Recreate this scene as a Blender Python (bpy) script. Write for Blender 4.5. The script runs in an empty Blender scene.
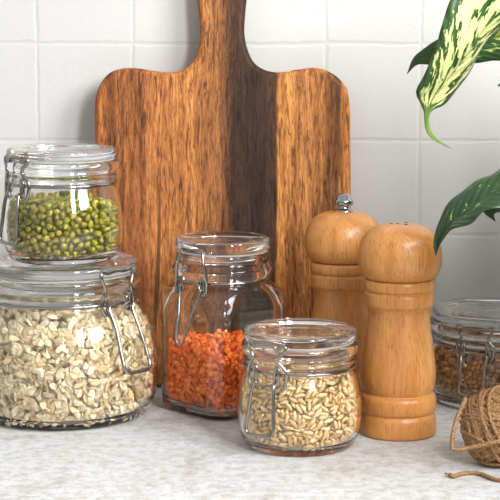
import bpy, bmesh, math, random
import numpy as np
from mathutils import Vector, Matrix, kdtree
C = bpy.context.scene
COL = C.collection
random.seed(7)
R = math.radians
# ------------------------------------------------------------------ camera
F = 1700.0
PITCH = R(8.2)
CAM = Vector((0, 0, 0.30))
cd = bpy.data.cameras.new('camera'); cam = bpy.data.objects.new('camera', cd); COL.objects.link(cam)
cam.location = CAM; cam.rotation_euler = (R(90) - PITCH, 0, 0)
cd.sensor_width = 36; cd.lens = F / 500 * 36; cd.clip_start = .01
cd.dof.use_dof = False
C.camera = cam
# ------------------------------------------------------------------ light
w = bpy.data.worlds.new('world'); C.world = w; w.use_nodes = True
_nt = w.node_tree; _bg = _nt.nodes['Background']; _bg.inputs[1].default_value = .60
_tc = _nt.nodes.new('ShaderNodeTexCoord'); _sp = _nt.nodes.new('ShaderNodeSeparateXYZ'); _nt.links.new(_tc.outputs['Generated'], _sp.inputs[0])
_rp = _nt.nodes.new('ShaderNodeValToRGB'); _mr = _nt.nodes.new('ShaderNodeMapRange')
_mr.inputs['From Min'].default_value = -1; _nt.links.new(_sp.outputs[2], _mr.inputs['Value']); _nt.links.new(_mr.outputs[0], _rp.inputs[0])
for _e, (_p, _c) in zip([_rp.color_ramp.elements[0], _rp.color_ramp.elements[1], _rp.color_ramp.elements.new(.48), _rp.color_ramp.elements.new(.62)],
                        [(0, (.12, .10, .085, 1)), (1, (1, 1, 1, 1)), (.46, (.32, .32, .32, 1)), (.62, (.78, .79, .80, 1))]): _e.position = _p; _e.color = _c
_nt.links.new(_rp.outputs[0], _bg.inputs[0])
# world light dimmed towards the right, to weaken reflections in the glass
_mx = _nt.nodes.new('ShaderNodeMapRange'); _mx.interpolation_type = 'SMOOTHSTEP'
for _k, _v in (('From Min', .45), ('From Max', .95), ('To Min', .60), ('To Max', .14)): _mx.inputs[_k].default_value = _v
_nt.links.new(_sp.outputs[0], _mx.inputs['Value']); _nt.links.new(_mx.outputs[0], _bg.inputs[1])
def area(name, loc, aim, sx, sy, power, col):
    l = bpy.data.lights.new(name, 'AREA'); l.shape = 'RECTANGLE'; l.size = sx; l.size_y = sy; l.energy = power; l.color = col
    o = bpy.data.objects.new(name, l); COL.objects.link(o); o.location = loc
    o.rotation_euler = (Vector(aim) - Vector(loc)).to_track_quat('-Z', 'Y').to_euler()
    return o
area('window_daylight', (.92, .45, .82), (0, 1.22, .1), .52, .62, 17.5, (1, 1, 1))
area('window_daylight', (.50, .12, .76), (0, 1.22, .1), .18, .66, 10.5, (1, 1, 1))
C.view_settings.view_transform = 'Standard'; C.view_settings.look = 'None'
C.view_settings.exposure = 0.33; C.view_settings.gamma = 1.0; C.view_settings.use_curve_mapping = False
C.cycles.sample_clamp_indirect = 0; C.cycles.blur_glossy = .3
C.cycles.max_bounces = 24; C.cycles.transmission_bounces = 20; C.cycles.glossy_bounces = 8; C.cycles.transparent_max_bounces = 24
# ------------------------------------------------------------------ helpers
FWD = Vector((0, math.cos(PITCH), -math.sin(PITCH))); UP = Vector((0, math.sin(PITCH), math.cos(PITCH))); RT = Vector((1, 0, 0))
def ray(px, py): return FWD + RT * ((px - 250) / F) + UP * ((250 - py) / F)
def P(px, py, Y):                       # point seen at a pixel, standing at world depth Y
    d = ray(px, py); return CAM + d * (Y / d.y)
def G(px, py):                          # point of the worktop seen at a pixel
    d = ray(px, py); return CAM + d * (-CAM.z / d.z)

def tag(o, label=None, cat=None, group=None, kind=None):
    if label: o['label'] = label
    if cat: o['category'] = cat
    if group: o['group'] = group
    if kind: o['kind'] = kind
    return o
def thing(name, loc, label, cat, group=None, rz=0):
    o = bpy.data.objects.new(name, None); COL.objects.link(o); o.location = loc; o.rotation_euler = (0, 0, rz)
    o.empty_display_size = .02
    return tag(o, label, cat, group)
def mesh_obj(name, verts, faces, mats, parent=None, smooth=True, mi=None):
    me = bpy.data.meshes.new(name)
    me.from_pydata([tuple(v) for v in verts], [], faces)
    for m in (mats if isinstance(mats, (list, tuple)) else [mats]): me.materials.append(m)
    if mi is not None: me.polygons.foreach_set('material_index', mi)
    if smooth: me.polygons.foreach_set('use_smooth', [True] * len(me.polygons))
    me.update()
    o = bpy.data.objects.new(name, me); COL.objects.link(o)
    if parent: o.parent = parent
    return o
def bm_obj(name, bm, mats, parent=None, smooth=True):
    bmesh.ops.recalc_face_normals(bm, faces=bm.faces)
    me = bpy.data.meshes.new(name); bm.to_mesh(me); bm.free()
    for m in (mats if isinstance(mats, (list, tuple)) else [mats]): me.materials.append(m)
    if smooth: me.polygons.foreach_set('use_smooth', [True] * len(me.polygons))
    o = bpy.data.objects.new(name, me); COL.objects.link(o)
    if parent: o.parent = parent
    return o
def crom(pts, n, closed=False):         # smooth curve through points
    p = [np.array(q, float) for q in pts]; N = len(p); out = []
    segs = N if closed else N - 1
    for i in range(segs):
        if closed: a, b, c, d = p[(i-1) % N], p[i], p[(i+1) % N], p[(i+2) % N]
        else:
            b, c = p[i], p[i+1]
            a = p[i-1] if i > 0 else 2*b - c
            d = p[i+2] if i+2 < N else 2*c - b
        # centripetal parametrisation
        t0 = 0; t1 = t0 + max(np.linalg.norm(b-a), 1e-9)**.5; t2 = t1 + max(np.linalg.norm(c-b), 1e-9)**.5; t3 = t2 + max(np.linalg.norm(d-c), 1e-9)**.5
        for k in range(n):
            t = t1 + (t2-t1)*k/n
            A1 = (t1-t)/(t1-t0)*a + (t-t0)/(t1-t0)*b
            A2 = (t2-t)/(t2-t1)*b + (t-t1)/(t2-t1)*c
            A3 = (t3-t)/(t3-t2)*c + (t-t2)/(t3-t2)*d
            B1 = (t2-t)/(t2-t0)*A1 + (t-t0)/(t2-t0)*A2
            B2 = (t3-t)/(t3-t1)*A2 + (t-t1)/(t3-t1)*A3
            out.append((t2-t)/(t2-t1)*B1 + (t-t1)/(t2-t1)*B2)
    if not closed: out.append(p[-1])
    return out
def lathe(profile, segs=96):            # (r, z) list; r=0 ends close on the axis
    vs, fs, rows = [], [], []
    for r, z in profile:
        if r < 1e-6: rows.append([len(vs)]); vs.append((0, 0, z))
        else:
            rows.append(list(range(len(vs), len(vs)+segs)))
            for k in range(segs):
                a = 2*math.pi*k/segs; vs.append((r*math.sin(a), -r*math.cos(a), z))
    for A, B in zip(rows, rows[1:]):
        for k in range(segs):
            k2 = (k+1) % segs
            if len(A) == 1 and len(B) == 1: continue
            if len(A) == 1: fs.append((A[0], B[k], B[k2]))
            elif len(B) == 1: fs.append((A[k], A[k2], B[0]))
            else: fs.append((A[k], A[k2], B[k2], B[k]))
    return vs, fs
def fix(o):
    bm = bmesh.new(); bm.from_mesh(o.data); bmesh.ops.recalc_face_normals(bm, faces=bm.faces); bm.to_mesh(o.data); bm.free(); return o
def lathe_obj(name, profile, mat, parent, segs=96, n=4, smooth_profile=True):
    pr = [(q[0]*.01, q[1]*.01) for q in profile]
    if smooth_profile: pr = [(max(0, float(q[0])) if float(q[0]) > 1e-5 else 0.0, float(q[1])) for q in crom(pr, n)]
    v, f = lathe(pr, segs)
    return fix(mesh_obj(name, v, f, mat, parent))
def tube_geo(path, rad, segs=10, closed=False, lobes=0, twist=0.0, depth=.25):
    p = np.array([tuple(q) for q in path], float); N = len(p)
    if closed: T = np.roll(p, -1, 0) - np.roll(p, 1, 0)
    else: T = np.gradient(p, axis=0)
    T /= np.linalg.norm(T, axis=1)[:, None] + 1e-12
    n = np.cross(T[0], (0.3, .2, 1.0)); n /= np.linalg.norm(n) + 1e-12
    vs, fs = [], []; L = 0
    for i in range(N):
        n = n - T[i]*np.dot(n, T[i]); n /= np.linalg.norm(n) + 1e-12
        b = np.cross(T[i], n)
        if i: L += np.linalg.norm(p[i]-p[i-1])
        r_ = rad[i] if hasattr(rad, '__len__') else rad
        for k in range(segs):
            a = 2*math.pi*k/segs
            rr = r_*(1 + (depth*math.cos(lobes*(a + twist*L)) if lobes else 0))
            vs.append(p[i] + rr*(math.cos(a)*n + math.sin(a)*b))
    m = N if closed else N-1
    for i in range(m):
        j = (i+1) % N
        for k in range(segs):
            k2 = (k+1) % segs; fs.append((i*segs+k, i*segs+k2, j*segs+k2, j*segs+k))
    if not closed:
        fs.append(tuple(range(segs-1, -1, -1))); fs.append(tuple(range((N-1)*segs, N*segs)))
    return vs, fs
class Geo:
    def __init__(s): s.v = []; s.f = []; s.mi = []
    def add(s, v, f, m=0):
        o = len(s.v); s.v += [tuple(q) for q in v]; s.f += [tuple(i+o for i in q) for q in f]; s.mi += [m]*len(f)
    def obj(s, name, mats, parent=None): return fix(mesh_obj(name, s.v, s.f, mats, parent, mi=s.mi))
# ------------------------------------------------------------------ materials
def mat(name):
    m = bpy.data.materials.new(name); m.use_nodes = True
    nt = m.node_tree; return m, nt, nt.nodes['Principled BSDF']
def N(nt, t, **kw):
    n = nt.nodes.new(t)
    for k, v in kw.items():
        if k in n.inputs.keys(): n.inputs[k].default_value = v
        else: setattr(n, k, v)
    return n
def ramp(nt, stops, interp='LINEAR'):
    r = nt.nodes.new('ShaderNodeValToRGB'); e = r.color_ramp.elements; r.color_ramp.interpolation = interp
    while len(e) < len(stops): e.new(.5)
    for x, (p, c) in zip(e, stops): x.position = p; x.color = (*c, 1) if len(c) == 3 else c
    return r
def S(c): # sRGB 0-255 -> linear
    return tuple(((x/255)/12.92 if x/255 <= .04045 else ((x/255+.055)/1.055)**2.4) for x in c)
def mathn(nt, op, a, b=None, c=None):
    n = nt.nodes.new('ShaderNodeMath'); n.operation = op
    for i, v in enumerate((a, b, c)):
        if v is None: continue
        if isinstance(v, (int, float)): n.inputs[i].default_value = v
        else: nt.links.new(v, n.inputs[i])
    return n.outputs[0]
def mix(nt, fac, a, b, mode='MIX'):
    n = nt.nodes.new('ShaderNodeMix'); n.data_type = 'RGBA'; n.blend_type = mode
    for sock, v in ((n.inputs[0], fac), (n.inputs[6], a), (n.inputs[7], b)):
        if isinstance(v, (int, float)): sock.default_value = v
        elif isinstance(v, tuple): sock.default_value = (*v, 1) if len(v) == 3 else v
        else: nt.links.new(v, sock)
    return n.outputs[2]

def glass_material(name, col):
    m, nt, b = mat(name)
    b.inputs['Base Color'].default_value = (*col, 1); b.inputs['Roughness'].default_value = 0.0
    b.inputs['IOR'].default_value = 1.42; b.inputs['Transmission Weight'].default_value = 1.0
    return m
M_GLASS = glass_material('clear_glass', (.996, 1.0, .998))
m, nt, b = mat('silicone'); b.inputs['Base Color'].default_value = (.85, .86, .84, 1); b.inputs['Roughness'].default_value = .35; b.inputs['Transmission Weight'].default_value = .6; M_GASKET = m
m, nt, b = mat('steel_wire'); b.inputs['Base Color'].default_value = (.33, .315, .29, 1); b.inputs['Metallic'].default_value = 1; b.inputs['Roughness'].default_value = .16; M_WIRE = m
m, nt, b = mat('chrome'); b.inputs['Base Color'].default_value = (.36, .36, .36, 1); b.inputs['Metallic'].default_value = 1; b.inputs['Roughness'].default_value = .18; M_CHROME = m
m, nt, b = mat('hole_shade'); b.inputs['Base Color'].default_value = (.03, .018, .01, 1); b.inputs['Roughness'].default_value = .9; M_HOLE_SHADE = m  # near-black brown, the shade inside a hole put into the colour

def wall_material():
    m, nt, b = mat('white_painted_tile')
    L = nt.links.new
    geo = N(nt, 'ShaderNodeNewGeometry'); sx = N(nt, 'ShaderNodeSeparateXYZ'); L(geo.outputs['Position'], sx.inputs[0])
    nz = N(nt, 'ShaderNodeTexNoise', Scale=110.0, Detail=4.0); L(geo.outputs['Position'], nz.inputs['Vector'])
    nz2 = N(nt, 'ShaderNodeTexNoise', Scale=14.0, Detail=3.0); L(geo.outputs['Position'], nz2.inputs['Vector'])
    def line(sock, off, per):
        wob = mathn(nt, 'MULTIPLY', mathn(nt, 'SUBTRACT', nz2.outputs[0], .5), .005)
        a = mathn(nt, 'ADD', mathn(nt, 'ADD', sock, -off + per*50), wob)
        f = mathn(nt, 'MODULO', a, per)
        d = mathn(nt, 'MINIMUM', f, mathn(nt, 'SUBTRACT', per, f))
        return d
    dx = line(sx.outputs[0], WX0, WPX); dz = line(sx.outputs[2], WZ0, WPZ)
    d = mathn(nt, 'MINIMUM', dx, dz)
    dn = mathn(nt, 'ADD', d, mathn(nt, 'MULTIPLY', mathn(nt, 'SUBTRACT', nz.outputs[0], .5), .0035))
    mr = N(nt, 'ShaderNodeMapRange'); mr.interpolation_type = 'SMOOTHSTEP'
    mr.inputs['From Min'].default_value = .0002; mr.inputs['From Max'].default_value = .0024
    L(dn, mr.inputs['Value'])
    rough = N(nt, 'ShaderNodeTexNoise', Scale=420.0, Detail=3.0); L(geo.outputs['Position'], rough.inputs['Vector'])
    soft = N(nt, 'ShaderNodeTexNoise', Scale=45.0, Detail=2.0); L(geo.outputs['Position'], soft.inputs['Vector'])
    h = mathn(nt, 'ADD', mathn(nt, 'MULTIPLY', mr.outputs[0], .0006), mathn(nt, 'ADD', mathn(nt, 'MULTIPLY', rough.outputs[0], .00022), mathn(nt, 'MULTIPLY', soft.outputs[0], .0005)))
    bp = N(nt, 'ShaderNodeBump', Strength=.55, Distance=1.0); L(h, bp.inputs['Height']); L(bp.outputs[0], b.inputs['Normal'])
    col = mix(nt, mr.outputs[0], S((200, 199, 196)), S((203, 202, 199)))
    L(col, b.inputs['Base Color']); b.inputs['Roughness'].default_value = .55
    return m
# tile joints measured on the wall plane
WALL_Y = 1.377
WX0 = P(325, 40, WALL_Y).x; WPX = (P(418, 40, WALL_Y).x - P(33, 40, WALL_Y).x) / 4
WZ0 = P(420, 140, WALL_Y).z; WPZ = (P(420, 46, WALL_Y).z - P(420, 237, WALL_Y).z) / 2
M_WALL = wall_material()

def table_material():
    m, nt, b = mat('pale_stone'); L = nt.links.new
    geo = N(nt, 'ShaderNodeNewGeometry')
    a = N(nt, 'ShaderNodeTexNoise', Scale=16.0, Detail=8.0, Roughness=.65, Distortion=.6); L(geo.outputs['Position'], a.inputs['Vector'])
    c = N(nt, 'ShaderNodeTexNoise', Scale=120.0, Detail=6.0, Roughness=.7); L(geo.outputs['Position'], c.inputs['Vector'])
    e = N(nt, 'ShaderNodeTexNoise', Scale=420.0, Detail=3.0, Roughness=.7); L(geo.outputs['Position'], e.inputs['Vector'])
    r1 = ramp(nt, [(.28, S((178, 169, 161))), (.42, S((207, 207, 206))), (.62, S((212, 214, 215)))]); L(a.outputs[0], r1.inputs[0])
    r2 = ramp(nt, [(.36, S((150, 128, 110))), (.47, S((214, 207, 200))), (.56, (1, 1, 1))]); L(c.outputs[0], r2.inputs[0])
    r3 = ramp(nt, [(.34, S((186, 172, 160))), (.46, (1, 1, 1))]); L(e.outputs[0], r3.inputs[0])
    x = mix(nt, .38, r1.outputs[0], r2.outputs[0], 'MULTIPLY'); x = mix(nt, .4, x, r3.outputs[0], 'MULTIPLY')
    L(x, b.inputs['Base Color']); b.inputs['Roughness'].default_value = .6
    bp = N(nt, 'ShaderNodeBump', Strength=.25, Distance=.002); L(c.outputs[0], bp.inputs['Height']); L(bp.outputs[0], b.inputs['Normal'])
    return m
M_TABLE = table_material()

def board_material():
    m, nt, b = mat('acacia_wood'); L = nt.links.new
    tc = N(nt, 'ShaderNodeTexCoord'); sp = N(nt, 'ShaderNodeSeparateXYZ'); L(tc.outputs['Object'], sp.inputs[0])
    def stretched(sx, sz, scale, detail, dist=0.0, rough=.6, seed=0):
        mp = N(nt, 'ShaderNodeMapping'); mp.inputs['Scale'].default_value = (sx, sx, sz); mp.inputs['Location'].default_value = (seed, seed*.7, seed*.3)
        L(tc.outputs['Object'], mp.inputs[0])
        n = N(nt, 'ShaderNodeTexNoise', Scale=scale, Detail=detail, Roughness=rough, Distortion=dist); L(mp.outputs[0], n.inputs['Vector']); return n.outputs[0]
    wav = stretched(1, .10, 24, 5, .5, .6, 3)
    wid = stretched(1, .035, 75, 5, .3, .65, 5)
    fine = stretched(1, .11, 760, 4, .8, .75, 9)
    fig = stretched(1, .13, 330, 4, 1.0, .7, 11)
    u = mathn(nt, 'ADD', mathn(nt, 'MULTIPLY', sp.outputs[0], 5.0), .5)             # 0 at the left edge, 1 at the right
    uu = mathn(nt, 'ADD', u, mathn(nt, 'MULTIPLY', mathn(nt, 'SUBTRACT', wav, .5), .16))
    band = ramp(nt, [(0.0, S((152, 92, 46))), (.10, S((172, 106, 54))), (.17, S((140, 82, 44))), (.26, S((168, 104, 54))), (.38, S((180, 116, 62))),
                     (.47, S((140, 88, 50))), (.54, S((64, 40, 25))), (.62, S((52, 33, 22))), (.685, S((72, 46, 29))), (.70, S((200, 130, 64))),
                     (.755, S((204, 138, 72))), (.775, S((160, 102, 54))), (.88, S((182, 118, 64))), (.93, S((112, 70, 40))), (.97, S((184, 118, 62)))])
    L(uu, band.inputs[0])
    r1 = ramp(nt, [(.36, S((120, 96, 80))), (.48, S((215, 202, 190))), (.6, (1, 1, 1))]); L(wid, r1.inputs[0])
    r2 = ramp(nt, [(.34, S((104, 78, 60))), (.46, S((214, 204, 194))), (.56, (1, 1, 1)), (.66, (1.25, 1.22, 1.15))]); L(fine, r2.inputs[0])
    r3 = ramp(nt, [(.37, S((88, 62, 46))), (.46, S((216, 208, 200))), (.56, (1, 1, 1))]); L(fig, r3.inputs[0])
    x = mix(nt, .8, band.outputs[0], r1.outputs[0], 'MULTIPLY')
    x = mix(nt, .75, x, r2.outputs[0], 'MULTIPLY'); x = mix(nt, .75, x, r3.outputs[0], 'MULTIPLY')
    # a few near-black resin streaks towards the right side
    st = stretched(1, .045, 60, 4, .4, .65, 21); rs = ramp(nt, [(.60, (0, 0, 0)), (.66, (1, 1, 1))]); L(st, rs.inputs[0])
    x = mix(nt, mathn(nt, 'MULTIPLY', rs.outputs[0], .75), x, S((48, 29, 20)))
    hs = N(nt, 'ShaderNodeHueSaturation', Hue=.506, Saturation=.98, Value=1.85); L(x, hs.inputs['Color'])
    L(hs.outputs[0], b.inputs['Base Color']); b.inputs['Roughness'].default_value = .55; b.inputs['Specular IOR Level'].default_value = .25
    bp = N(nt, 'ShaderNodeBump', Strength=.25, Distance=.001); L(fine, bp.inputs['Height']); L(bp.outputs[0], b.inputs['Normal'])
    return m
M_BOARD = board_material()

def mill_material():
    m, nt, b = mat('honey_rubberwood'); L = nt.links.new
    tc = N(nt, 'ShaderNodeTexCoord')
    def st(s, sz, scale, det, seed, dist=0.):
        mp = N(nt, 'ShaderNodeMapping'); mp.inputs['Scale'].default_value = (s, s, sz); mp.inputs['Location'].default_value = (seed, seed, seed); L(tc.outputs['Object'], mp.inputs[0])
        n = N(nt, 'ShaderNodeTexNoise', Scale=scale, Detail=det, Roughness=.6, Distortion=dist); L(mp.outputs[0], n.inputs['Vector']); return n.outputs[0]
    big = st(1, .12, 60, 4, 1, .4); pore = st(1, .07, 900, 3, 4)
    r1 = ramp(nt, [(.32, S((186, 120, 58))), (.5, S((202, 138, 72))), (.68, S((214, 152, 86)))]); L(big, r1.inputs[0])
    r2 = ramp(nt, [(.30, S((128, 82, 46))), (.42, S((228, 214, 200))), (.52, (1, 1, 1))]); L(pore, r2.inputs[0])
    x = mix(nt, .5, r1.outputs[0], r2.outputs[0], 'MULTIPLY')
    L(x, b.inputs['Base Color']); b.inputs['Roughness'].default_value = .36
    b.inputs['Coat Weight'].default_value = .15; b.inputs['Coat Roughness'].default_value = .25
    return m
M_MILL = mill_material()

def grain_material(name, stops, rough=.55, spot=None, spot_scale=900.0):
    m, nt, b = mat(name); L = nt.links.new
    geo = N(nt, 'ShaderNodeNewGeometry'); r = ramp(nt, stops); L(geo.outputs['Random Per Island'], r.inputs[0]); x = r.outputs[0]
    if spot:
        n = N(nt, 'ShaderNodeTexNoise', Scale=spot_scale, Detail=3.0); L(geo.outputs['Position'], n.inputs['Vector'])
        rr = ramp(nt, [(.42, (1, 1, 1)), (.62, (0, 0, 0))]); L(n.outputs[0], rr.inputs[0])
        x = mix(nt, mathn(nt, 'MULTIPLY', rr.outputs[0], .55), x, spot)
    L(x, b.inputs['Base Color']); b.inputs['Roughness'].default_value = rough
    return m
M_MUNG = grain_material('mung_green', [(0, S((132, 130, 26))), (.3, S((172, 166, 44))), (.6, S((196, 186, 62))), (.85, S((152, 140, 34))), (1, S((212, 180, 82)))], .35, S((96, 94, 28)), 700)
M_HILUM = grain_material('pale_hilum', [(0, S((190, 186, 128))), (1, S((214, 208, 160)))])
M_OAT = grain_material('oat_flake', [(0, S((240, 214, 166))), (.3, S((253, 238, 200))), (.75, S((255, 247, 218))), (.92, S((240, 214, 166))), (1, S((208, 166, 110)))], .7, S((226, 194, 146)), 420)
M_LENTIL = grain_material('red_lentil', [(0, S((246, 96, 12))), (.4, S((255, 118, 22))), (.75, S((255, 140, 44))), (1, S((238, 84, 10)))], .5)
M_RICE = grain_material('brown_rice', [(0, S((226, 186, 124))), (.35, S((243, 212, 156))), (.7, S((250, 226, 178))), (.92, S((234, 196, 136))), (1, S((208, 160, 100)))], .45, S((222, 184, 124)), 500)
M_BUCK = grain_material('buckwheat_brown', [(0, S((150, 104, 66))), (.4, S((178, 130, 86))), (.75, S((196, 150, 104))), (1, S((128, 82, 50)))], .55)

def twine_material():
    m, nt, b = mat('jute_twine'); L = nt.links.new
    geo = N(nt, 'ShaderNodeNewGeometry'); n = N(nt, 'ShaderNodeTexNoise', Scale=900.0, Detail=4.0); L(geo.outputs['Position'], n.inputs['Vector'])
    r = ramp(nt, [(.3, S((100, 70, 44))), (.5, S((148, 110, 72))), (.7, S((186, 148, 106)))]); L(n.outputs[0], r.inputs[0])
    L(r.outputs[0], b.inputs['Base Color']); b.inputs['Roughness'].default_value = .9
    return m
M_TWINE = twine_material()

def leaf_material(name, base, vein, blotch=None, amount=0.0, tail=None):
    m, nt, b = mat(name); L = nt.links.new
    uv = N(nt, 'ShaderNodeUVMap'); sp = N(nt, 'ShaderNodeSeparateXYZ'); L(uv.outputs[0], sp.inputs[0])
    u, v = sp.outputs[0], sp.outputs[1]                      # u -1..1 across, v 0..1 along
    au = mathn(nt, 'ABSOLUTE', mathn(nt, 'SUBTRACT', mathn(nt, 'MULTIPLY', u, 2.0), 1.0))
    along = mathn(nt, 'ADD', v, mathn(nt, 'MULTIPLY', au, .22))   # side veins sweep towards the tip
    cb = N(nt, 'ShaderNodeCombineXYZ'); L(mathn(nt, 'MULTIPLY', along, 21.0), cb.inputs[0]); L(mathn(nt, 'MULTIPLY', u, 8.0), cb.inputs[1])
    n = N(nt, 'ShaderNodeTexNoise', Scale=1.0, Detail=4.0, Roughness=.65, Distortion=.5); L(cb.outputs[0], n.inputs['Vector'])
    vein_n = mathn(nt, 'SINE', mathn(nt, 'MULTIPLY', along, 110.0))
    x = mix(nt, mathn(nt, 'MULTIPLY', mathn(nt, 'ADD', mathn(nt, 'MULTIPLY', vein_n, .5), .5), .3), base, vein)
    if blotch:
        edge = N(nt, 'ShaderNodeMapRange', **{'From Min': .66, 'From Max': .95, 'To Min': 0.0, 'To Max': .3}); L(mathn(nt, 'MAXIMUM', mathn(nt, 'MULTIPLY', au, .86), mathn(nt, 'MULTIPLY', mathn(nt, 'SUBTRACT', u, .42), 1.8)), edge.inputs['Value'])
        tip = N(nt, 'ShaderNodeMapRange', **{'From Min': .80, 'From Max': 1.0, 'To Min': 0.0, 'To Max': .4}); L(v, tip.inputs['Value'])
        k = mathn(nt, 'SUBTRACT', mathn(nt, 'SUBTRACT', mathn(nt, 'ADD', n.outputs[0], amount), edge.outputs[0]), tip.outputs[0])
        r = ramp(nt, [(.485, (0, 0, 0)), (.515, (1, 1, 1))]); L(k, r.inputs[0])
        x = mix(nt, r.outputs[0], x, blotch)
    if tail:
        tr = ramp(nt, [(.80, (0, 0, 0)), (.90, (1, 1, 1))]); L(v, tr.inputs[0]); x = mix(nt, mathn(nt, 'MULTIPLY', tr.outputs[0], .8), x, tail)
    mid = ramp(nt, [(.02, (1, 1, 1)), (.05, (0, 0, 0))]); L(au, mid.inputs[0])
    x = mix(nt, mathn(nt, 'MULTIPLY', mid.outputs[0], .5), x, vein)
    L(x, b.inputs['Base Color']); b.inputs['Roughness'].default_value = .38
    hv = mathn(nt, 'MULTIPLY', vein_n, .0004)
    bp = N(nt, 'ShaderNodeBump', Strength=.5, Distance=1.0); L(hv, bp.inputs['Height']); L(bp.outputs[0], b.inputs['Normal'])
    return m
M_LEAFV = leaf_material('variegated_leaf', S((34, 66, 28)), S((84, 124, 50)), S((222, 226, 150)), .02, S((140, 172, 66)))
M_LEAFP = leaf_material('patchy_leaf', S((40, 78, 38)), S((84, 128, 58)), S((196, 210, 104)), -.06)
M_LEAFD = leaf_material('dark_leaf', S((34, 62, 34)), S((58, 92, 50)))
M_LEAFS = leaf_material('sparse_leaf', S((34, 62, 34)), S((58, 92, 50)), S((150, 176, 80)), -.13)
m, nt, b = mat('green_stem'); b.inputs['Base Color'].default_value = (*S((92, 128, 60)), 1); b.inputs['Roughness'].default_value = .5; M_STEM = m
m, nt, b = mat('white_ceramic'); b.inputs['Base Color'].default_value = (*S((226, 224, 218)), 1); b.inputs['Roughness'].default_value = .3; M_POT = m
m, nt, b = mat('potting_soil'); b.inputs['Base Color'].default_value = (*S((60, 44, 34)), 1); b.inputs['Roughness'].default_value = .95; M_SOIL = m
# ------------------------------------------------------------------ setting
def box_bm(x0, x1, y0, y1, z0, z1):
    bm = bmesh.new(); bmesh.ops.create_cube(bm, size=1)
    for v in bm.verts: v.co = ((x0+x1)/2 + v.co.x*(x1-x0), (y0+y1)/2 + v.co.y*(y1-y0), (z0+z1)/2 + v.co.z*(z1-z0))
    return bm
tag(bm_obj('wall_back', box_bm(-1.3, 1.3, WALL_Y, WALL_Y+.1, -.9, 1.3), M_WALL, smooth=False), kind='structure')
bmt = box_bm(-.75, .5, .62, WALL_Y, -.03, 0)
bmesh.ops.bevel(bmt, geom=[e for e in bmt.edges if all(v.co.y < .7 for v in e.verts)], offset=.004, segments=3, affect='EDGES')
tag(bm_obj('worktop', bmt, M_TABLE, smooth=False), 'pale mottled stone worktop that carries all the jars and mills', 'worktop')
# ------------------------------------------------------------------ cutting board
LEAN = R(6.6)
BY = 1.315                                   # front face meets the worktop here
bo = Vector((0, BY, 0)); bn = Vector((0, -math.cos(LEAN), math.sin(LEAN))); bv = Vector((0, math.sin(LEAN), math.cos(LEAN)))
def board_uv(px, py):
    d = ray(px, py); t = (bo - CAM).dot(bn) / d.dot(bn); q = CAM + d*t - bo; return q.x, q.dot(bv)
left = [(95.5, 180), (94.5, 128), (94.5, 108), (96.5, 93), (101.5, 82), (109, 73.5), (121, 69), (136, 68.5), (155, 71.5), (172, 72.5), (184, 69.5), (194, 60), (199.5, 44), (200, 28), (198, 8), (196.5, -10)]
right = [(351, 180), (350.5, 129), (350.2, 108), (348, 92), (343, 82.5), (335, 75.5), (326, 70.5), (315, 68.2), (297, 70), (281, 72.5), (267, 71), (255, 64), (248, 51), (244.5, 34), (245.5, 10), (247.5, -10)]
Lp = [board_uv(*q) for q in left]; Rp = [board_uv(*q) for q in right]
ul, ur = Lp[0][0], Rp[0][0]
hl, hr = Lp[-1][0], Rp[-1][0]; hz = Lp[-1][1]; hc = (hl+hr)/2; hw = (hr-hl)/2
top_arc = [(hl - .001, hz + .03), (hl+.001, hz+.05), (hc - hw*.7, hz+.066), (hc, hz+.073), (hc + hw*.7, hz+.066), (hr-.001, hz+.05), (hr+.001, hz+.03)]
rc = .02
bl = [(ul+rc, 0), (ul+rc*.3, rc*.3), (ul, rc), (ul, .05), (ul, .1)]
br = [(ur, .1), (ur, .05), (ur, rc), (ur-rc*.3, rc*.3), (ur-rc, 0)]
loop = crom([np.array(q) for q in bl + Lp + top_arc + Rp[::-1] + br], 5)
T = .019
bm = bmesh.new(); cen = ((ul+ur)/2)
# object frame: x across, z up along the board, y depth (front at y=0)
ring = []
for ins, dy in ((.004, 0), (.0012, .0012), (0, .004), (0, T-.004), (.0012, T-.0012), (.004, T)):
    pl = []
    Np = len(loop)
    for i, q in enumerate(loop):
        a = loop[(i-1) % Np]; c = loop[(i+1) % Np]; t = c - a; l = np.linalg.norm(t)+1e-9; nrm = np.array((-t[1], t[0]))/l   # outward for this winding
        pl.append(bm.verts.new((q[0]-cen-nrm[0]*ins, dy, q[1]-nrm[1]*ins)))
    ring.append(pl)
for A, B in zip(ring, ring[1:]):
    for i in range(len(A)):
        j = (i+1) % len(A); bm.faces.new((A[i], A[j], B[j], B[i]))
bm.faces.new(ring[0]); bm.faces.new(ring[-1][::-1])
bd = bm_obj('cutting_board', bm, M_BOARD, smooth=False)
for p_ in bd.data.polygons: p_.use_smooth = len(p_.vertices) == 4
bd.location = (cen, BY, 0.0006); bd.rotation_euler = (-LEAN, 0, 0)
tag(bd, 'large dark-streaked wooden cutting board with a handle leaning against the white wall', 'cutting board')
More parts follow.
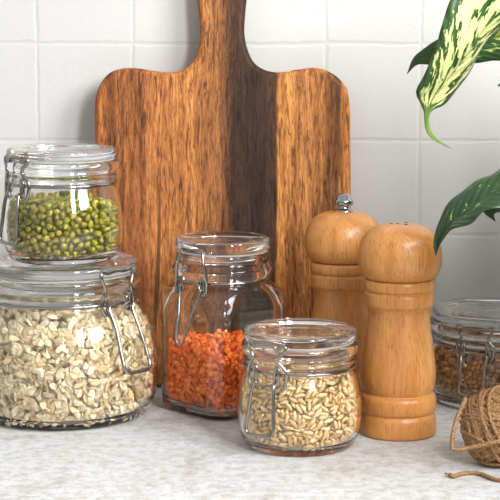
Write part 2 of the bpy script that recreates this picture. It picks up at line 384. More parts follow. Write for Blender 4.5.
# ------------------------------------------------------------------ jars
def ring_pts(r, z, n=96): return [(r*math.sin(2*math.pi*k/n), -r*math.cos(2*math.pi*k/n), z) for k in range(n)]
def clasp(jar, az, zn, rn, bail, lever, eyes, wr=.085, scale=1.0):
    """wire closure; bail / lever are (s, dz, o) in cm around azimuth az, s along the rim, dz from the neck wire, o from the axis"""
    a0 = R(az)
    def pt(q):
        s, dz, o = q; a = a0 + s/rn
        return (o*math.sin(a)*.01, -o*math.cos(a)*.01, (zn+dz)*.01)
    g = Geo(); g.add(*tube_geo(ring_pts(rn*.01, zn*.01), wr*.009, 10, True))
    for e in eyes: g.add(*tube_geo(crom([pt(q) for q in e], 6, True), wr*.009, 8, True))
    g.obj('neck_wire', M_WIRE, jar)
    g = Geo(); g.add(*tube_geo(crom([pt(q) for q in bail], 8), wr*.01, 10)); g.obj('bail_wire', M_WIRE, jar)
    g = Geo(); g.add(*tube_geo(crom([pt(q) for q in lever], 8), wr*.01, 10)); g.obj('lever_wire', M_WIRE, jar)
def eye(s, z0, z1, o, hw=.16):
    return [(s-hw, (z0+z1)/2, o), (s-hw*.7, z1-.1, o+.06), (s, z1, o+.02), (s+hw*.7, z1-.1, o+.06), (s+hw, (z0+z1)/2, o+.12), (s+hw*.7, z0+.1, o+.1), (s, z0, o+.06), (s-hw*.7, z0+.1, o+.04)]
def mirror(half): return half + [(-q[0], q[1], q[2]) for q in half[::-1]]

def round_jar(loc, az, label, group, kr=1.0, outer=None, inner=None, lid=None, zn=5.65, rn=3.82, gz=7.33, gr=(3.4, 3.72), bail=None, lever=None, eyes=None, wr=.085):
    j = thing('glass_jar', loc, label, 'jar', group)
    lathe_obj('jar_body', [(r*kr, z) for r, z in outer + inner], M_GLASS, j)
    lathe_obj('lid', [(r*kr, z) for r, z in lid], M_GLASS, j)
    g0, g1 = gr
    v, f = lathe([(g0*kr*.01, gz*.01), (g1*kr*.01, gz*.01), (g1*kr*.01, (gz+.07)*.01), (g0*kr*.01, (gz+.07)*.01), (g0*kr*.01, gz*.01)])
    fix(mesh_obj('gasket', v, f, M_GASKET, j, smooth=False))
    clasp(j, az, zn, rn*kr, bail, lever, eyes, wr)
    return j
SO = [(0, .22), (1.5, .22), (2.9, .18), (3.15, .04), (3.35, 0), (3.6, .08), (3.92, .5), (4.16, 1.15), (4.28, 2.0), (4.3, 2.8), (4.22, 3.6), (4.07, 4.35), (3.88, 5.0), (3.75, 5.4), (3.71, 5.65), (3.74, 5.88), (3.87, 5.98), (3.91, 6.1), (3.86, 6.24), (3.78, 6.34), (3.78, 6.46), (3.93, 6.58), (4.0, 6.75), (4.0, 7.05), (3.94, 7.24), (3.8, 7.31)]
SI = [(3.5, 7.31), (3.4, 7.22), (3.4, 6.4), (3.41, 5.7), (3.5, 5.2), (3.72, 4.5), (3.9, 3.7), (3.99, 2.8), (3.98, 1.9), (3.86, 1.1), (3.62, .68), (3.1, .5), (1.5, .46), (0, .46)]
SL = [(0, 7.93), (1.6, 7.93), (2.35, 7.95), (2.6, 8.07), (3.0, 8.17), (3.5, 8.2), (3.76, 8.13), (3.87, 7.95), (3.87, 7.65), (3.78, 7.46), (3.6, 7.42), (3.4, 7.41), (3.3, 7.36), (3.26, 7.0), (3.12, 6.85), (2.9, 6.9), (2.78, 7.2), (2.5, 7.42), (1.6, 7.46), (0, 7.46)]
S_BAIL = mirror([(-1.2, -1.0, 4.12), (-1.36, -.85, 4.1), (-1.5, -.3, 4.08), (-1.5, .2, 4.06), (-1.25, .6, 4.08), (-.98, .95, 4.12), (-1.1, 1.35, 4.12), (-1.42, 1.62, 4.12), (-1.46, 1.9, 4.08), (-1.25, 2.02, 4.0), (-1.05, 1.8, 4.02), (-.85, 1.72, 4.02), (-.62, 1.95, 4.0), (-.3, 2.02, 4.0)])
S_LEVER = mirror([(-.3, -.78, 4.15), (-.58, -.78, 4.15), (-.66, -.62, 4.18), (-.74, -.7, 4.26), (-.8, -1.2, 4.4), (-.86, -2.6, 4.6), (-.9, -3.85, 4.78), (-.8, -4.05, 4.8), (-.3, -4.08, 4.8)])
S_EYES = [eye(-.85, -.85, .5, 3.95), eye(.85, -.85, .5, 3.95)]

# --- packed grains: push-apart packing inside the jar's inner wall
def pack(n, rad, zlo, zhi, inside, depth, iters=28, seed=1, top_wave=.0):
    """inside(x, y, z, inset) -> (x, y) moved inside the wall; keeps only a thick shell behind the wall and under the top"""
    rng = random.Random(seed); pts = []
    zt = lambda x, y: zhi + top_wave*math.sin(x*1.7+1)*math.cos(y*1.9)
    while len(pts) < n:
        z = rng.uniform(zlo+rad, zhi-rad); a = rng.uniform(0, 2*math.pi); big = 30
        x, y = inside(big*math.sin(a), -big*math.cos(a), z, rad)
        rr = math.hypot(x, y)
        if zhi - z < depth: k = math.sqrt(rng.random())
        else: k = 1 - rng.random()*depth/rr
        pts.append([x*k, y*k, z])
    for it in range(iters):
        kd = kdtree.KDTree(n)
        for i, q in enumerate(pts): kd.insert(q, i)
        kd.balance()
        mv = np.zeros((n, 3))
        for i, q in enumerate(pts):
            for co, jx, dist in kd.find_range(q, rad*2):
                if jx <= i: continue
                d = Vector(q) - co; l = d.length or 1e-6; push = (rad*2 - l)*.5*.8/l
                mv[i] += (d.x*push, d.y*push, d.z*push); mv[jx] -= (d.x*push, d.y*push, d.z*push)
        for i, q in enumerate(pts):
            m_ = mv[i]; l = np.linalg.norm(m_)
            if l > rad*.6: m_ = m_*rad*.6/l
            x, y, z = q[0]+m_[0], q[1]+m_[1], q[2]+m_[2]
            z = min(max(z, zlo+rad), zt(x, y)-rad)
            # stay within the shell
            bx, by = inside(x, y, z, rad)
            q[0], q[1], q[2] = bx, by, z
    return pts
def round_inside(prof, kr):             # prof: inner (r, z) going down
    pz = sorted([(z, r*kr) for r, z in prof if r > 0]); zs = [p[0] for p in pz]; rs = [p[1] for p in pz]
    def f(x, y, z, inset):
        rmax = float(np.interp(z, zs, rs)) - inset; rr = math.hypot(x, y)
        if rr > rmax: k = rmax/rr; return x*k, y*k
        return x, y
    return f
def scatter(name, pts, protos, mats, loc, orient, seed, smin=.9, smax=1.1, parent_fix=None):
    """all grains as one mesh (a mass nobody could count)"""
    rng = random.Random(seed); V = []; Fc = []; MI = []
    off = 0
    for q in pts:
        pv, pf, pm = protos[rng.randrange(len(protos))]
        Rm = orient(q, rng); s = rng.uniform(smin, smax)
        vv = (np.array(Rm) @ pv.T).T*s + np.array(q)
        V.append(vv); Fc += [tuple(i+off for i in f) for f in pf]; MI += pm; off += len(pv)
    V = np.concatenate(V)*.01 + np.array(tuple(loc))
    return mesh_obj(name, V.tolist(), Fc, mats, None, mi=MI)
def ellip(rx, ry, rz, seg=10, rings=7, fn=None, hil=False):
    bm = bmesh.new(); bmesh.ops.create_uvsphere(bm, u_segments=seg, v_segments=rings, radius=1)
    pm = []
    for f in bm.faces:
        c = f.calc_center_median(); pm.append(1 if hil and c.x > .86 and abs(c.y) < .2 and abs(c.z) < .45 else 0)
    pv = []
    for v in bm.verts:
        x, y, z = v.co
        if fn: x, y, z = fn(x, y, z)
        pv.append((x*rx, y*ry, z*rz))
    bm.verts.index_update(); pf = [tuple(v.index for v in f.verts) for f in bm.faces]; bm.free()
    return np.array(pv), pf, pm
def rand_rot(q, rng):
    e = (rng.uniform(0, 6.28), rng.uniform(0, 6.28), rng.uniform(0, 6.28))
    return Matrix.Rotation(e[0], 3, 'X') @ Matrix.Rotation(e[1], 3, 'Y') @ Matrix.Rotation(e[2], 3, 'Z')
def wall_rot(tilt):                     # local z faces outward like a grain lying against the glass, then tilted at random
    def f(q, rng):
        n = Vector((q[0], q[1], 0)); n = n.normalized() if n.length > 1e-4 else Vector((0, -1, 0))
        B = n.to_track_quat('Z', 'Y').to_matrix()
        return B @ Matrix.Rotation(rng.gauss(0, tilt), 3, 'X') @ Matrix.Rotation(rng.gauss(0, tilt), 3, 'Y') @ Matrix.Rotation(rng.uniform(0, 6.28), 3, 'Z')
    return f

# positions on the worktop
J_OAT = G(64, 411.5)
J_LEN = G(223, 408)
J_RICE = G(299.5, 444)
J_BUCK = G(501, 398)
P_SALT = G(397.7, 432.5)
P_PEP = Vector((P(343, 300, 1.256).x, 1.256, 0))

# oats jar (large)
BO = [(0, .3), (2.5, .3), (5.0, .24), (5.35, .06), (5.6, 0), (6.1, .1), (6.55, .6), (6.85, 1.4), (6.98, 2.6), (7.0, 4.0), (6.92, 5.4), (6.68, 6.7), (6.28, 7.6), (5.8, 8.2), (5.56, 8.5), (5.5, 8.8), (5.54, 9.05), (5.7, 9.15), (5.76, 9.28), (5.7, 9.42), (5.55, 9.52), (5.55, 9.66), (5.7, 9.78), (5.78, 9.95), (5.78, 10.3), (5.7, 10.5), (5.5, 10.57)]
BI = [(5.2, 10.57), (5.1, 10.45), (5.1, 9.5), (5.12, 8.8), (5.35, 8.3), (5.92, 7.5), (6.38, 6.6), (6.64, 5.4), (6.74, 4.0), (6.72, 2.6), (6.55, 1.3), (6.2, .75), (5.3, .55), (2.5, .5), (0, .5)]
BL = [(0, 11.22), (3.0, 11.22), (3.8, 11.25), (4.1, 11.42), (4.6, 11.53), (5.2, 11.56), (5.46, 11.48), (5.58, 11.3), (5.58, 10.95), (5.48, 10.75), (5.3, 10.7), (5.1, 10.68), (5.0, 10.6), (4.95, 10.2), (4.75, 10.05), (4.5, 10.1), (4.35, 10.4), (4.0, 10.66), (3.0, 10.7), (0, 10.7)]
B_BAIL = mirror([(-1.25, -.75, 6.0), (-1.4, -.55, 6.0), (-1.55, -.1, 5.95), (-1.5, .35, 5.92), (-1.3, .75, 5.92), (-1.28, 1.3, 5.92), (-1.5, 1.9, 5.9), (-1.5, 2.25, 5.85), (-1.3, 2.4, 5.75), (-.9, 2.3, 5.72), (-.4, 2.38, 5.72)])
B_LEVER = mirror([(-.4, -.1, 6.0), (-.85, -.05, 6.02), (-1.05, -.25, 6.1), (-1.0, -.7, 6.3), (-.94, -1.6, 6.75), (-.96, -3.6, 7.5), (-.92, -4.35, 7.75), (-.74, -4.6, 7.82), (-.3, -4.65, 7.84)])
B_EYES = [eye(-1.15, -.6, .45, 5.65, .2), eye(1.15, -.6, .45, 5.65, .2)]
round_jar(J_OAT, 50, 'large clip-top glass jar full of rolled oats with a smaller jar on its lid', 'clip-top glass jars', 1.0, BO, BI, BL, 8.82, 5.62, 10.59, (5.1, 5.4), B_BAIL, B_LEVER, B_EYES, .138)
ins = round_inside(BI, 1.0)
op = []
rng = random.Random(3)
for k in range(6):
    sd = rng.random()*6
    def fn(x, y, z, sd=sd):
        a = math.atan2(y, x); r_ = 1 + .10*math.sin(2*a+sd) + .10*math.sin(3*a+sd*2) + .06*math.sin(5*a+sd*3)
        return x*r_, y*r_, z + .9*x*x - .5*y*y*(.5 if sd > 3 else -.6)
    op.append(ellip(.32 + .10*rng.random(), .215 + .07*rng.random(), .028, 14, 4, fn))
pts = pack(4700, .168, .55, 8.3, ins, .75, 16, 5, .1)
tag(scatter('rolled_oats', pts, op, [M_OAT], J_OAT, wall_rot(.55), 11), 'pale rolled oats filling the large jar to the neck', 'oats', kind='stuff')

# mung jar, standing on the lid of the oats jar
KM = 1.03
J_MUNG = Vector((J_OAT.x + .0015, J_OAT.y - .002, .1158))
round_jar(J_MUNG, -51, 'small clip-top glass jar of green mung beans standing on the oats jar', 'clip-top glass jars', KM, SO, SI, SL, bail=S_BAIL, lever=S_LEVER, eyes=S_EYES, wr=.138)
ins = round_inside(SI, KM)
bean = ellip(.228, .215, .27, 12, 9, None, True)
pts = pack(1150, .25, .5, 4.5, ins, 1.1, 34, 2, .05)
tag(scatter('mung_beans', pts, [bean], [M_MUNG, M_HILUM], J_MUNG, rand_rot, 21, .92, 1.08), 'green mung beans filling the small jar on top of the oats jar', 'mung beans', kind='stuff')

# rice jar
round_jar(J_RICE, -37, 'small clip-top glass jar of brown rice grains, in front of the wooden mills', 'clip-top glass jars', 1.0, SO, SI, SL, bail=S_BAIL, lever=S_LEVER, eyes=S_EYES, wr=.118)
ins = round_inside(SI, 1.0)
rg = ellip(.15, .38, .14, 9, 9, lambda x, y, z: (x*(1+.10*y-.10*y*y), y, z*(1+.10*y-.10*y*y)))
def pack_rods(n, r, L, zlo, zhi, inside, depth, iters, seed):
    rng = random.Random(seed); ce = np.zeros((n, 3)); di = np.zeros((n, 3)); k = 0
    while k < n:
        z = rng.uniform(zlo+r, zhi-r); a = rng.uniform(0, 2*math.pi)
        x, y = inside(30*math.sin(a), -30*math.cos(a), z, r); rr = math.hypot(x, y)
        f = math.sqrt(rng.random()) if zhi-z < depth else 1 - rng.random()*depth/rr
        ce[k] = (x*f, y*f, z)
        t = np.array((math.cos(a), math.sin(a), 0)); g_ = rng.uniform(-1.6, 1.6)
        d = t*math.cos(g_) + np.array((0, 0, 1.))*math.sin(g_)*.8 + np.array((math.sin(a), -math.cos(a), 0))*rng.gauss(0, .25)
        di[k] = d/np.linalg.norm(d); k += 1
    for it in range(iters):
        off = di*(L/2); pt = np.concatenate([ce-off, ce, ce+off]); kd = kdtree.KDTree(3*n)
        for i in range(3*n): kd.insert(pt[i], i)
        kd.balance(); mv = np.zeros((3*n, 3))
        for i in range(3*n):
            for co, jx, dist in kd.find_range(pt[i], 2*r):
                if jx <= i or jx % n == i % n: continue
                d = pt[i] - pt[jx]; l = max(dist, 1e-5); q = d*((2*r-l)*.4/l); mv[i] += q; mv[jx] -= q
        l = np.linalg.norm(mv, axis=1); s_ = np.minimum(1, r*.6/np.maximum(l, 1e-9)); pt += mv*s_[:, None]
        for i in range(3*n):
            z = min(max(pt[i][2], zlo+r), zhi-r); x, y = inside(pt[i][0], pt[i][1], z, r); pt[i] = (x, y, z)
        A, M_, B_ = pt[:n], pt[n:2*n], pt[2*n:]; ce = (A+M_+B_)/3; di = B_-A; di /= np.linalg.norm(di, axis=1)[:, None] + 1e-9
    return ce, di
ce, di = pack_rods(1450, .148, .44, .5, 5.1, ins, .75, 30, 8)
dirs = {tuple(c): Vector(d) for c, d in zip(ce, di)}
def rice_rot(q, rng):
    return dirs[tuple(q)].to_track_quat('Y', 'Z').to_matrix() @ Matrix.Rotation(rng.uniform(0, 6.28), 3, 'Y')
pts = [tuple(c) for c in ce]
tag(scatter('brown_rice', pts, [rg], [M_RICE], J_RICE, rice_rot, 31), 'beige brown rice grains filling the front jar', 'rice', kind='stuff')

# buckwheat jar (squat, behind the twine)
UO = [(0, .25), (2.5, .25), (4.5, .2), (4.8, .05), (5.0, 0), (5.3, .1), (5.6, .6), (5.78, 1.3), (5.85, 2.2), (5.82, 3.0), (5.68, 3.8), (5.45, 4.35), (5.28, 4.6), (5.24, 4.75), (5.3, 4.9), (5.44, 4.98), (5.48, 5.1), (5.42, 5.24), (5.34, 5.34), (5.36, 5.46), (5.5, 5.58), (5.55, 5.75), (5.55, 6.0), (5.48, 6.18), (5.3, 6.24)]
UI = [(5.0, 6.24), (4.9, 6.1), (4.9, 5.2), (4.92, 4.75), (5.1, 4.3), (5.35, 3.7), (5.5, 3.0), (5.54, 2.2), (5.45, 1.2), (5.2, .72), (4.6, .52), (2.5, .48), (0, .48)]
UL = [(0, 6.84), (3.0, 6.84), (3.7, 6.86), (4.0, 6.98), (4.5, 7.08), (5.0, 7.1), (5.25, 7.03), (5.36, 6.88), (5.36, 6.56), (5.26, 6.38), (5.1, 6.34), (4.9, 6.33), (4.8, 6.28), (4.76, 5.95), (4.6, 5.82), (4.4, 5.86), (4.25, 6.1), (4.0, 6.32), (3.0, 6.36), (0, 6.36)]
U_BAIL = mirror([(-1.2, -.75, 5.62), (-1.32, -.6, 5.62), (-1.42, -.1, 5.6), (-1.4, .3, 5.6), (-1.15, .62, 5.6), (-1.0, .95, 5.62), (-1.2, 1.3, 5.64), (-1.38, 1.55, 5.62), (-1.3, 1.8, 5.55), (-1.0, 1.72, 5.5), (-.6, 1.7, 5.5)])
U_LEVER = mirror([(-.3, -.3, 5.62), (-.75, -.28, 5.62), (-.95, -.45, 5.7), (-.88, -1.0, 5.85), (-.82, -2.2, 6.1), (-.8, -3.1, 6.2), (-.62, -3.3, 6.22), (-.2, -3.32, 6.22)])
U_EYES = [eye(-1.0, -.6, .45, 5.38), eye(1.0, -.6, .45, 5.38)]
round_jar(J_BUCK, -30, 'squat clip-top glass jar of brown buckwheat behind the ball of twine', 'clip-top glass jars', 1.0, UO, UI, UL, 4.75, 5.34, 6.255, (4.9, 5.2), U_BAIL, U_LEVER, U_EYES, .1)
ins = round_inside(UI, 1.0)
bk = ellip(.2, .2, .24, 6, 5, lambda x, y, z: (x*(1+.25*math.cos(3*math.atan2(y, x))), y*(1+.25*math.cos(3*math.atan2(y, x))), z))
pts = pack(2400, .185, .54, 4.3, ins, .8, 20, 12, .08)
tag(scatter('buckwheat_groats', pts, [bk], [M_BUCK], J_BUCK, rand_rot, 41), 'brown buckwheat groats inside the squat jar behind the twine', 'buckwheat', kind='stuff')

# lentil jar: rounded-square body, round neck
def sq_section(a, c, n=96):             # rounded square, half side a, corner radius c, sampled by direction
    out = []
    for k in range(n):
        t = 2*math.pi*k/n; dx, dy = math.sin(t), -math.cos(t)
        ax, ay = abs(dx), abs(dy); b_ = a - c
        s = a/max(ax, ay)
        if min(ax, ay)*s > b_:
            B_ = -2*b_*(ax+ay); D_ = B_*B_ - 4*(2*b_*b_ - c*c)
            s = (-B_ + math.sqrt(max(D_, 0)))/2
        out.append((dx*s, dy*s))
    return out
QO = [(0, 0, .3), (1.5, 1.0, .3), (2.75, 1.5, .24), (3.0, 1.55, .05), (3.15, 1.6, 0), (3.35, 1.65, .08), (3.68, 1.7, .45), (3.74, 1.68, 1.0), (3.74, 1.68, 3.0), (3.74, 1.68, 5.5), (3.74, 1.68, 8.2), (3.7, 1.8, 8.85), (3.58, 2.3, 9.3), (3.42, 2.9, 9.58), (3.38, 3.3, 9.75), (3.36, 3.36, 9.9), (3.42, 3.42, 10.05), (3.55, 3.55, 10.12), (3.66, 3.66, 10.3), (3.75, 3.75, 10.6), (3.78, 3.78, 10.8), (3.68, 3.68, 11.0), (3.5, 3.5, 11.3), (3.46, 3.46, 11.6), (3.44, 3.44, 11.85), (3.36, 3.36, 11.95)]
QI = [(3.1, 3.1, 11.95), (3.02, 3.02, 11.85), (3.02, 3.02, 11.0), (3.05, 3.05, 10.0), (3.1, 2.9, 9.5), (3.22, 2.1, 9.05), (3.32, 1.6, 8.5), (3.47, 1.46, 7.8), (3.47, 1.46, 5.5), (3.47, 1.46, 3.0), (3.47, 1.46, 1.1), (3.18, 1.4, .62), (2.8, 1.3, .5), (1.4, .8, .48), (0, 0, .48)]
QL = [(0, 12.72), (1.4, 12.72), (2.1, 12.74), (2.4, 12.86), (2.8, 12.98), (3.2, 13.0), (3.42, 12.93), (3.5, 12.76), (3.5, 12.4), (3.42, 12.14), (3.25, 12.07), (3.05, 12.06), (2.97, 12.0), (2.92, 11.6), (2.78, 11.48), (2.6, 11.55), (2.45, 11.85), (2.1, 12.1), (1.4, 12.14), (0, 12.14)]
ROT_L = R(43)
jl = thing('glass_jar', J_LEN, 'tall square clip-top glass jar half filled with orange lentils', 'jar', 'clip-top glass jars', ROT_L)
vs, fs, rows = [], [], []
for a, c, z in [tuple(q) for q in crom([np.array(q, float) for q in QO + QI], 3)]:
    if a < 1e-4: rows.append([len(vs)]); vs.append((0, 0, z*.01)); continue
    c = min(max(c, .05), a*.9999)
    rows.append(list(range(len(vs), len(vs)+96))); vs += [(x*.01, y*.01, z*.01) for x, y in sq_section(a, c)]
for A, B in zip(rows, rows[1:]):
    for k in range(96):
        k2 = (k+1) % 96
        if len(A) == 1: fs.append((A[0], B[k], B[k2]))
        elif len(B) == 1: fs.append((A[k], A[k2], B[0]))
        else: fs.append((A[k], A[k2], B[k2], B[k]))
fix(mesh_obj('jar_body', vs, fs, M_GLASS, jl))
lathe_obj('lid', QL, M_GLASS, jl)
v, f = lathe([(.0302, .1197), (.0332, .1197), (.0332, .1204), (.0302, .1204), (.0302, .1197)]); fix(mesh_obj('gasket', v, f, M_GASKET, jl, smooth=False))
L_BAIL = mirror([(-.95, -.85, 3.9), (-1.15, -.75, 3.92), (-1.3, -.2, 3.92), (-1.25, .6, 3.95), (-1.1, 1.5, 3.95), (-1.0, 2.1, 3.8), (-.9, 2.38, 3.66), (-.7, 2.45, 3.6), (-.3, 2.4, 3.6)])
L_LEVER = [(.2, -.0, 3.8), (-.55, -.0, 3.85), (-.75, -.2, 3.95), (-.72, -.8, 4.05), (-.5, -2.4, 4.4), (-.38, -4.0, 4.75), (-.3, -4.35, 4.8), (-.1, -4.4, 4.8), (.1, -4.0, 4.75), (.42, -2.4, 4.4), (.78, -.9, 4.05), (.8, -.25, 3.95), (.6, 0, 3.85), (.2, 0, 3.8)]
L_EYES = [eye(-.9, -.65, .4, 3.6), eye(.9, -.65, .4, 3.6)]
clasp(jl, -38 - 43, 10.0, 3.46, L_BAIL, L_LEVER, L_EYES, .12)
csr, ssr = math.cos(ROT_L), math.sin(ROT_L)
def sq_inside(x, y, z, inset):
    lx, ly = x*csr + y*ssr, -x*ssr + y*csr
    a = float(np.interp(z, [.5, .62, 1.1], [2.9, 3.22, 3.47])) - inset; c = max(1.46 - inset, .05)
    r_ = math.hypot(lx, ly)
    if r_ < 1e-6: return x, y
    dx, dy = abs(lx)/r_, abs(ly)/r_; s = a/max(dx, dy); b_ = a - c
    if min(dx, dy)*s > b_:
        B_ = -2*b_*(dx+dy); D_ = B_*B_ - 4*(2*b_*b_ - c*c); s = (-B_ + math.sqrt(max(D_, 0)))/2
    if r_ > s: k = s/r_; return x*k, y*k
    return x, y
ln = ellip(.235, .235, .105, 12, 7)
def lentil_rot(q, rng):
    lx, ly = q[0]*csr + q[1]*ssr, -q[0]*ssr + q[1]*csr
    near = max(abs(lx), abs(ly)) > 2.9
    n = Vector((math.copysign(1, lx), 0, 0)) if abs(lx) > abs(ly) else Vector((0, math.copysign(1, ly), 0))
    if min(abs(lx), abs(ly)) > 2.5: n = Vector((lx, ly, 0)).normalized()
    n = Vector((n.x*csr - n.y*ssr, n.x*ssr + n.y*csr, 0))
    t = .38 if near else .9
    return n.to_track_quat('Z', 'Y').to_matrix() @ Matrix.Rotation(rng.gauss(0, t), 3, 'X') @ Matrix.Rotation(rng.gauss(0, t), 3, 'Y')
pts = pack(1800, .195, .5, 5.35, sq_inside, .75, 22, 17, .06)
tag(scatter('red_lentils', pts, [ln], [M_LENTIL], J_LEN, lentil_rot, 51), 'bright orange split lentils half filling the square jar', 'lentils', kind='stuff')
# ------------------------------------------------------------------ mills
BODY = [(0, 0), (2.45, 0), (2.66, .08), (2.72, .3), (2.7, .8), (2.64, 1.3), (2.54, 1.5), (2.5, 1.56), (2.53, 1.62), (2.64, 1.74), (2.7, 2.1), (2.68, 2.55), (2.58, 2.84), (2.42, 2.96), (2.4, 3.02), (2.46, 3.15), (2.56, 3.5), (2.63, 4.0), (2.62, 4.6), (2.52, 5.5), (2.36, 6.6), (2.22, 7.6), (2.19, 8.2), (2.23, 8.7), (2.36, 9.06), (2.4, 9.12), (2.44, 9.24), (2.46, 9.65), (2.43, 9.98), (2.34, 10.08), (2.34, 10.14), (2.44, 10.22), (2.5, 10.5), (2.46, 10.84), (2.38, 10.94), (2.0, 10.96), (0, 10.96)]
HEAD_S = [(0, 10.98), (2.0, 10.98), (2.36, 11.0), (2.56, 11.14), (2.76, 11.5), (2.9, 12.0), (2.93, 12.5), (2.86, 13.1), (2.66, 13.7), (2.3, 14.2), (1.8, 14.52), (1.2, 14.7), (.6, 14.76), (0, 14.77)]
HEAD_P = [(0, 10.98), (2.0, 10.98), (2.3, 11.0), (2.48, 11.1), (2.7, 11.42), (2.86, 11.9), (2.9, 12.45), (2.84, 13.0), (2.66, 13.55), (2.36, 14.0), (1.9, 14.36), (1.3, 14.58), (.9, 14.64), (.5, 14.66), (0, 14.66)]
def mill(loc, label, head):
    KH = 1.012
    t = thing('salt_mill' if head is HEAD_S else 'pepper_mill', loc, label, 'mill', 'wooden mills')
    lathe_obj('body', [(r, z*KH) for r, z in BODY], M_MILL, t, 96, 3); h = lathe_obj('head', [(r*1.005, z*KH) for r, z in head], M_MILL, t, 96, 5)
    return t, h
sm, sh = mill(P_SALT, 'honey-coloured wooden mill with small holes in its rounded top', HEAD_S)
for k, (hx, hy) in enumerate(((-.62, .1), (.45, .5), (.35, -.55), (-.2, -.15))):  # solid dark plugs stand for the holes, their inner shade painted as colour
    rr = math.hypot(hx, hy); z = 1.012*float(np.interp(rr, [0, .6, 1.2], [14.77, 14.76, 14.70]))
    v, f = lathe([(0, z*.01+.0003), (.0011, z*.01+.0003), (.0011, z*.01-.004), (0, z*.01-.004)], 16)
    o = fix(mesh_obj('pour_hole_shade', [(p[0]+hx*.01, p[1]+hy*.01, p[2]) for p in v], f, M_HOLE_SHADE, sm)); tag(o, 'small hole in the wooden top, its shade painted as a dark plug')
pm_, ph = mill(P_PEP, 'wooden mill with a metal knob on top, beside the cutting board', HEAD_P)
kb = lathe_obj('knob', [(r, z-.02) for r, z in [(0, 14.66), (.66, 14.66), (.7, 14.72), (.7, 14.9), (.64, 14.97), (.44, 15.0), (.42, 15.25), (.44, 15.3), (.66, 15.32), (.7, 15.38), (.7, 15.62), (.66, 15.7), (.6, 15.74), (.46, 16.06), (.38, 16.14), (0, 16.17)]], M_CHROME, pm_, 40, 1, False); tag(kb, 'shiny metal screw knob')
# ------------------------------------------------------------------ ball of twine
BR = .0250
BC = P(499, 426, 1.090); BC.z = BR + .0012
tb = thing('ball_of_twine', (BC.x, BC.y, 0), 'ball of brown jute twine with a loose end on the worktop', 'twine')
rng = random.Random(5); g = Geo()
def winding(axis, off, r, turns, drift, rnd, n=64):
    a = Vector(axis).normalized(); u = a.orthogonal().normalized(); v_ = a.cross(u); out = []
    for k in range(int(turns*n)+1):
        t = 2*math.pi*k/n; h = off + drift*k/n
        rr = math.sqrt(max(r*r - h*h, 1e-8)); q = u*(rr*math.cos(t)) + v_*(rr*math.sin(t)) + a*h
        out.append(q + Vector((0, 0, BR + .0012)))
    return out
TR = .00125
v, f = lathe([(0, .0055)] + [((BR-.0042)*math.sin(math.pi*k/20), BR+.0012-(BR-.0042)*math.cos(math.pi*k/20)) for k in range(1, 20)] + [(0, 2*BR-.003)], 32)
g.add(v, f)
bands = []
for k in range(30):                      # inner layers, every way
    z = 1 - 2*(k+.5)/30; a = k*2.4; q = math.sqrt(1-z*z); bands.append((Vector((q*math.cos(a), q*math.sin(a), z)), BR-.0035+.0015*k/30, rng.uniform(-.009, .009), .009))
for ax, r_, o_, w_ in (((.55, .25, .8), BR-.0012, 0, .017), ((-.75, -.25, .6), BR-.0008, .004, .012), ((.9, -.3, .35), BR-.0006, -.006, .009), ((.1, .3, .95), BR-.0002, .003, .006), ((-.35, -.5, .8), BR-.0001, -.012, .005), ((.75, -.6, .5), BR, .010, .004)):
    bands.append((Vector(ax), r_, o_, w_))
for ax, r_, o_, w_ in bands:
    turns = max(2, round(2*w_/.0029))
    path = winding(ax, o_-w_, r_, turns, 2*w_/turns, rng)
    ph = [rng.uniform(0, 6) for _ in range(3)]
    cc = Vector((0, 0, BR+.0012))
    path = [cc + (q-cc)*(1 + .03*math.sin(i*.031+ph[0]) + .02*math.sin(i*.083+ph[1])) + ax.normalized()*(.0012*math.sin(i*.05+ph[2])) for i, q in enumerate(path)]
    for q in path: q.z = max(q.z, TR*1.2)
    g.add(*tube_geo(path, TR, 7, False, 3, 900, .2))
g.obj('winding', M_TWINE, tb)
base = Vector((BC.x, BC.y, 0))
def loc_pts(pp): return [Vector(q) - base for q in pp]
# slack loop at the left of the ball
lp = [P(466, 398, BC.y-.012), P(457, 418, BC.y-.018), P(452.5, 438, BC.y-.024), P(453, 449, BC.y-.027), P(462, 449, BC.y-.028), P(478, 446, BC.y-.030), P(498, 441.5, BC.y-.0315), P(520, 436, BC.y-.026)]
v, f = tube_geo(crom(loc_pts(lp), 30), TR*1.15, 8, False, 3, 1100, .2); o = fix(mesh_obj('slack_loop', v, f, M_TWINE, tb))
# loose end lying on the worktop
def onT(px, py): q = G(px, py); q.z = TR*1.2; return q
lp = [onT(449.5, 477), onT(453, 478.5), onT(460, 476.5), onT(470, 475), onT(480, 476), onT(490, 480), onT(500, 482.5), onT(515, 482), onT(535, 474), onT(545, 460)]
v, f = tube_geo(crom(loc_pts(lp), 20), TR*1.1, 8, False, 3, 1100, .2); G2 = Geo(); G2.add(v, f)
for k in range(9):                      # frayed fibres
    s0 = onT(450.5, 477.5) - base; a = rng.uniform(2.2, 4.4); l = rng.uniform(.002, .0042)
    e = s0 + Vector((l*math.cos(a), l*math.sin(a), rng.uniform(-.0006, .0016)))
    G2.add(*tube_geo([s0, (s0+e)/2 + Vector((0, 0, .0005)), e], .00022, 5))
G2.obj('loose_end', M_TWINE, tb)
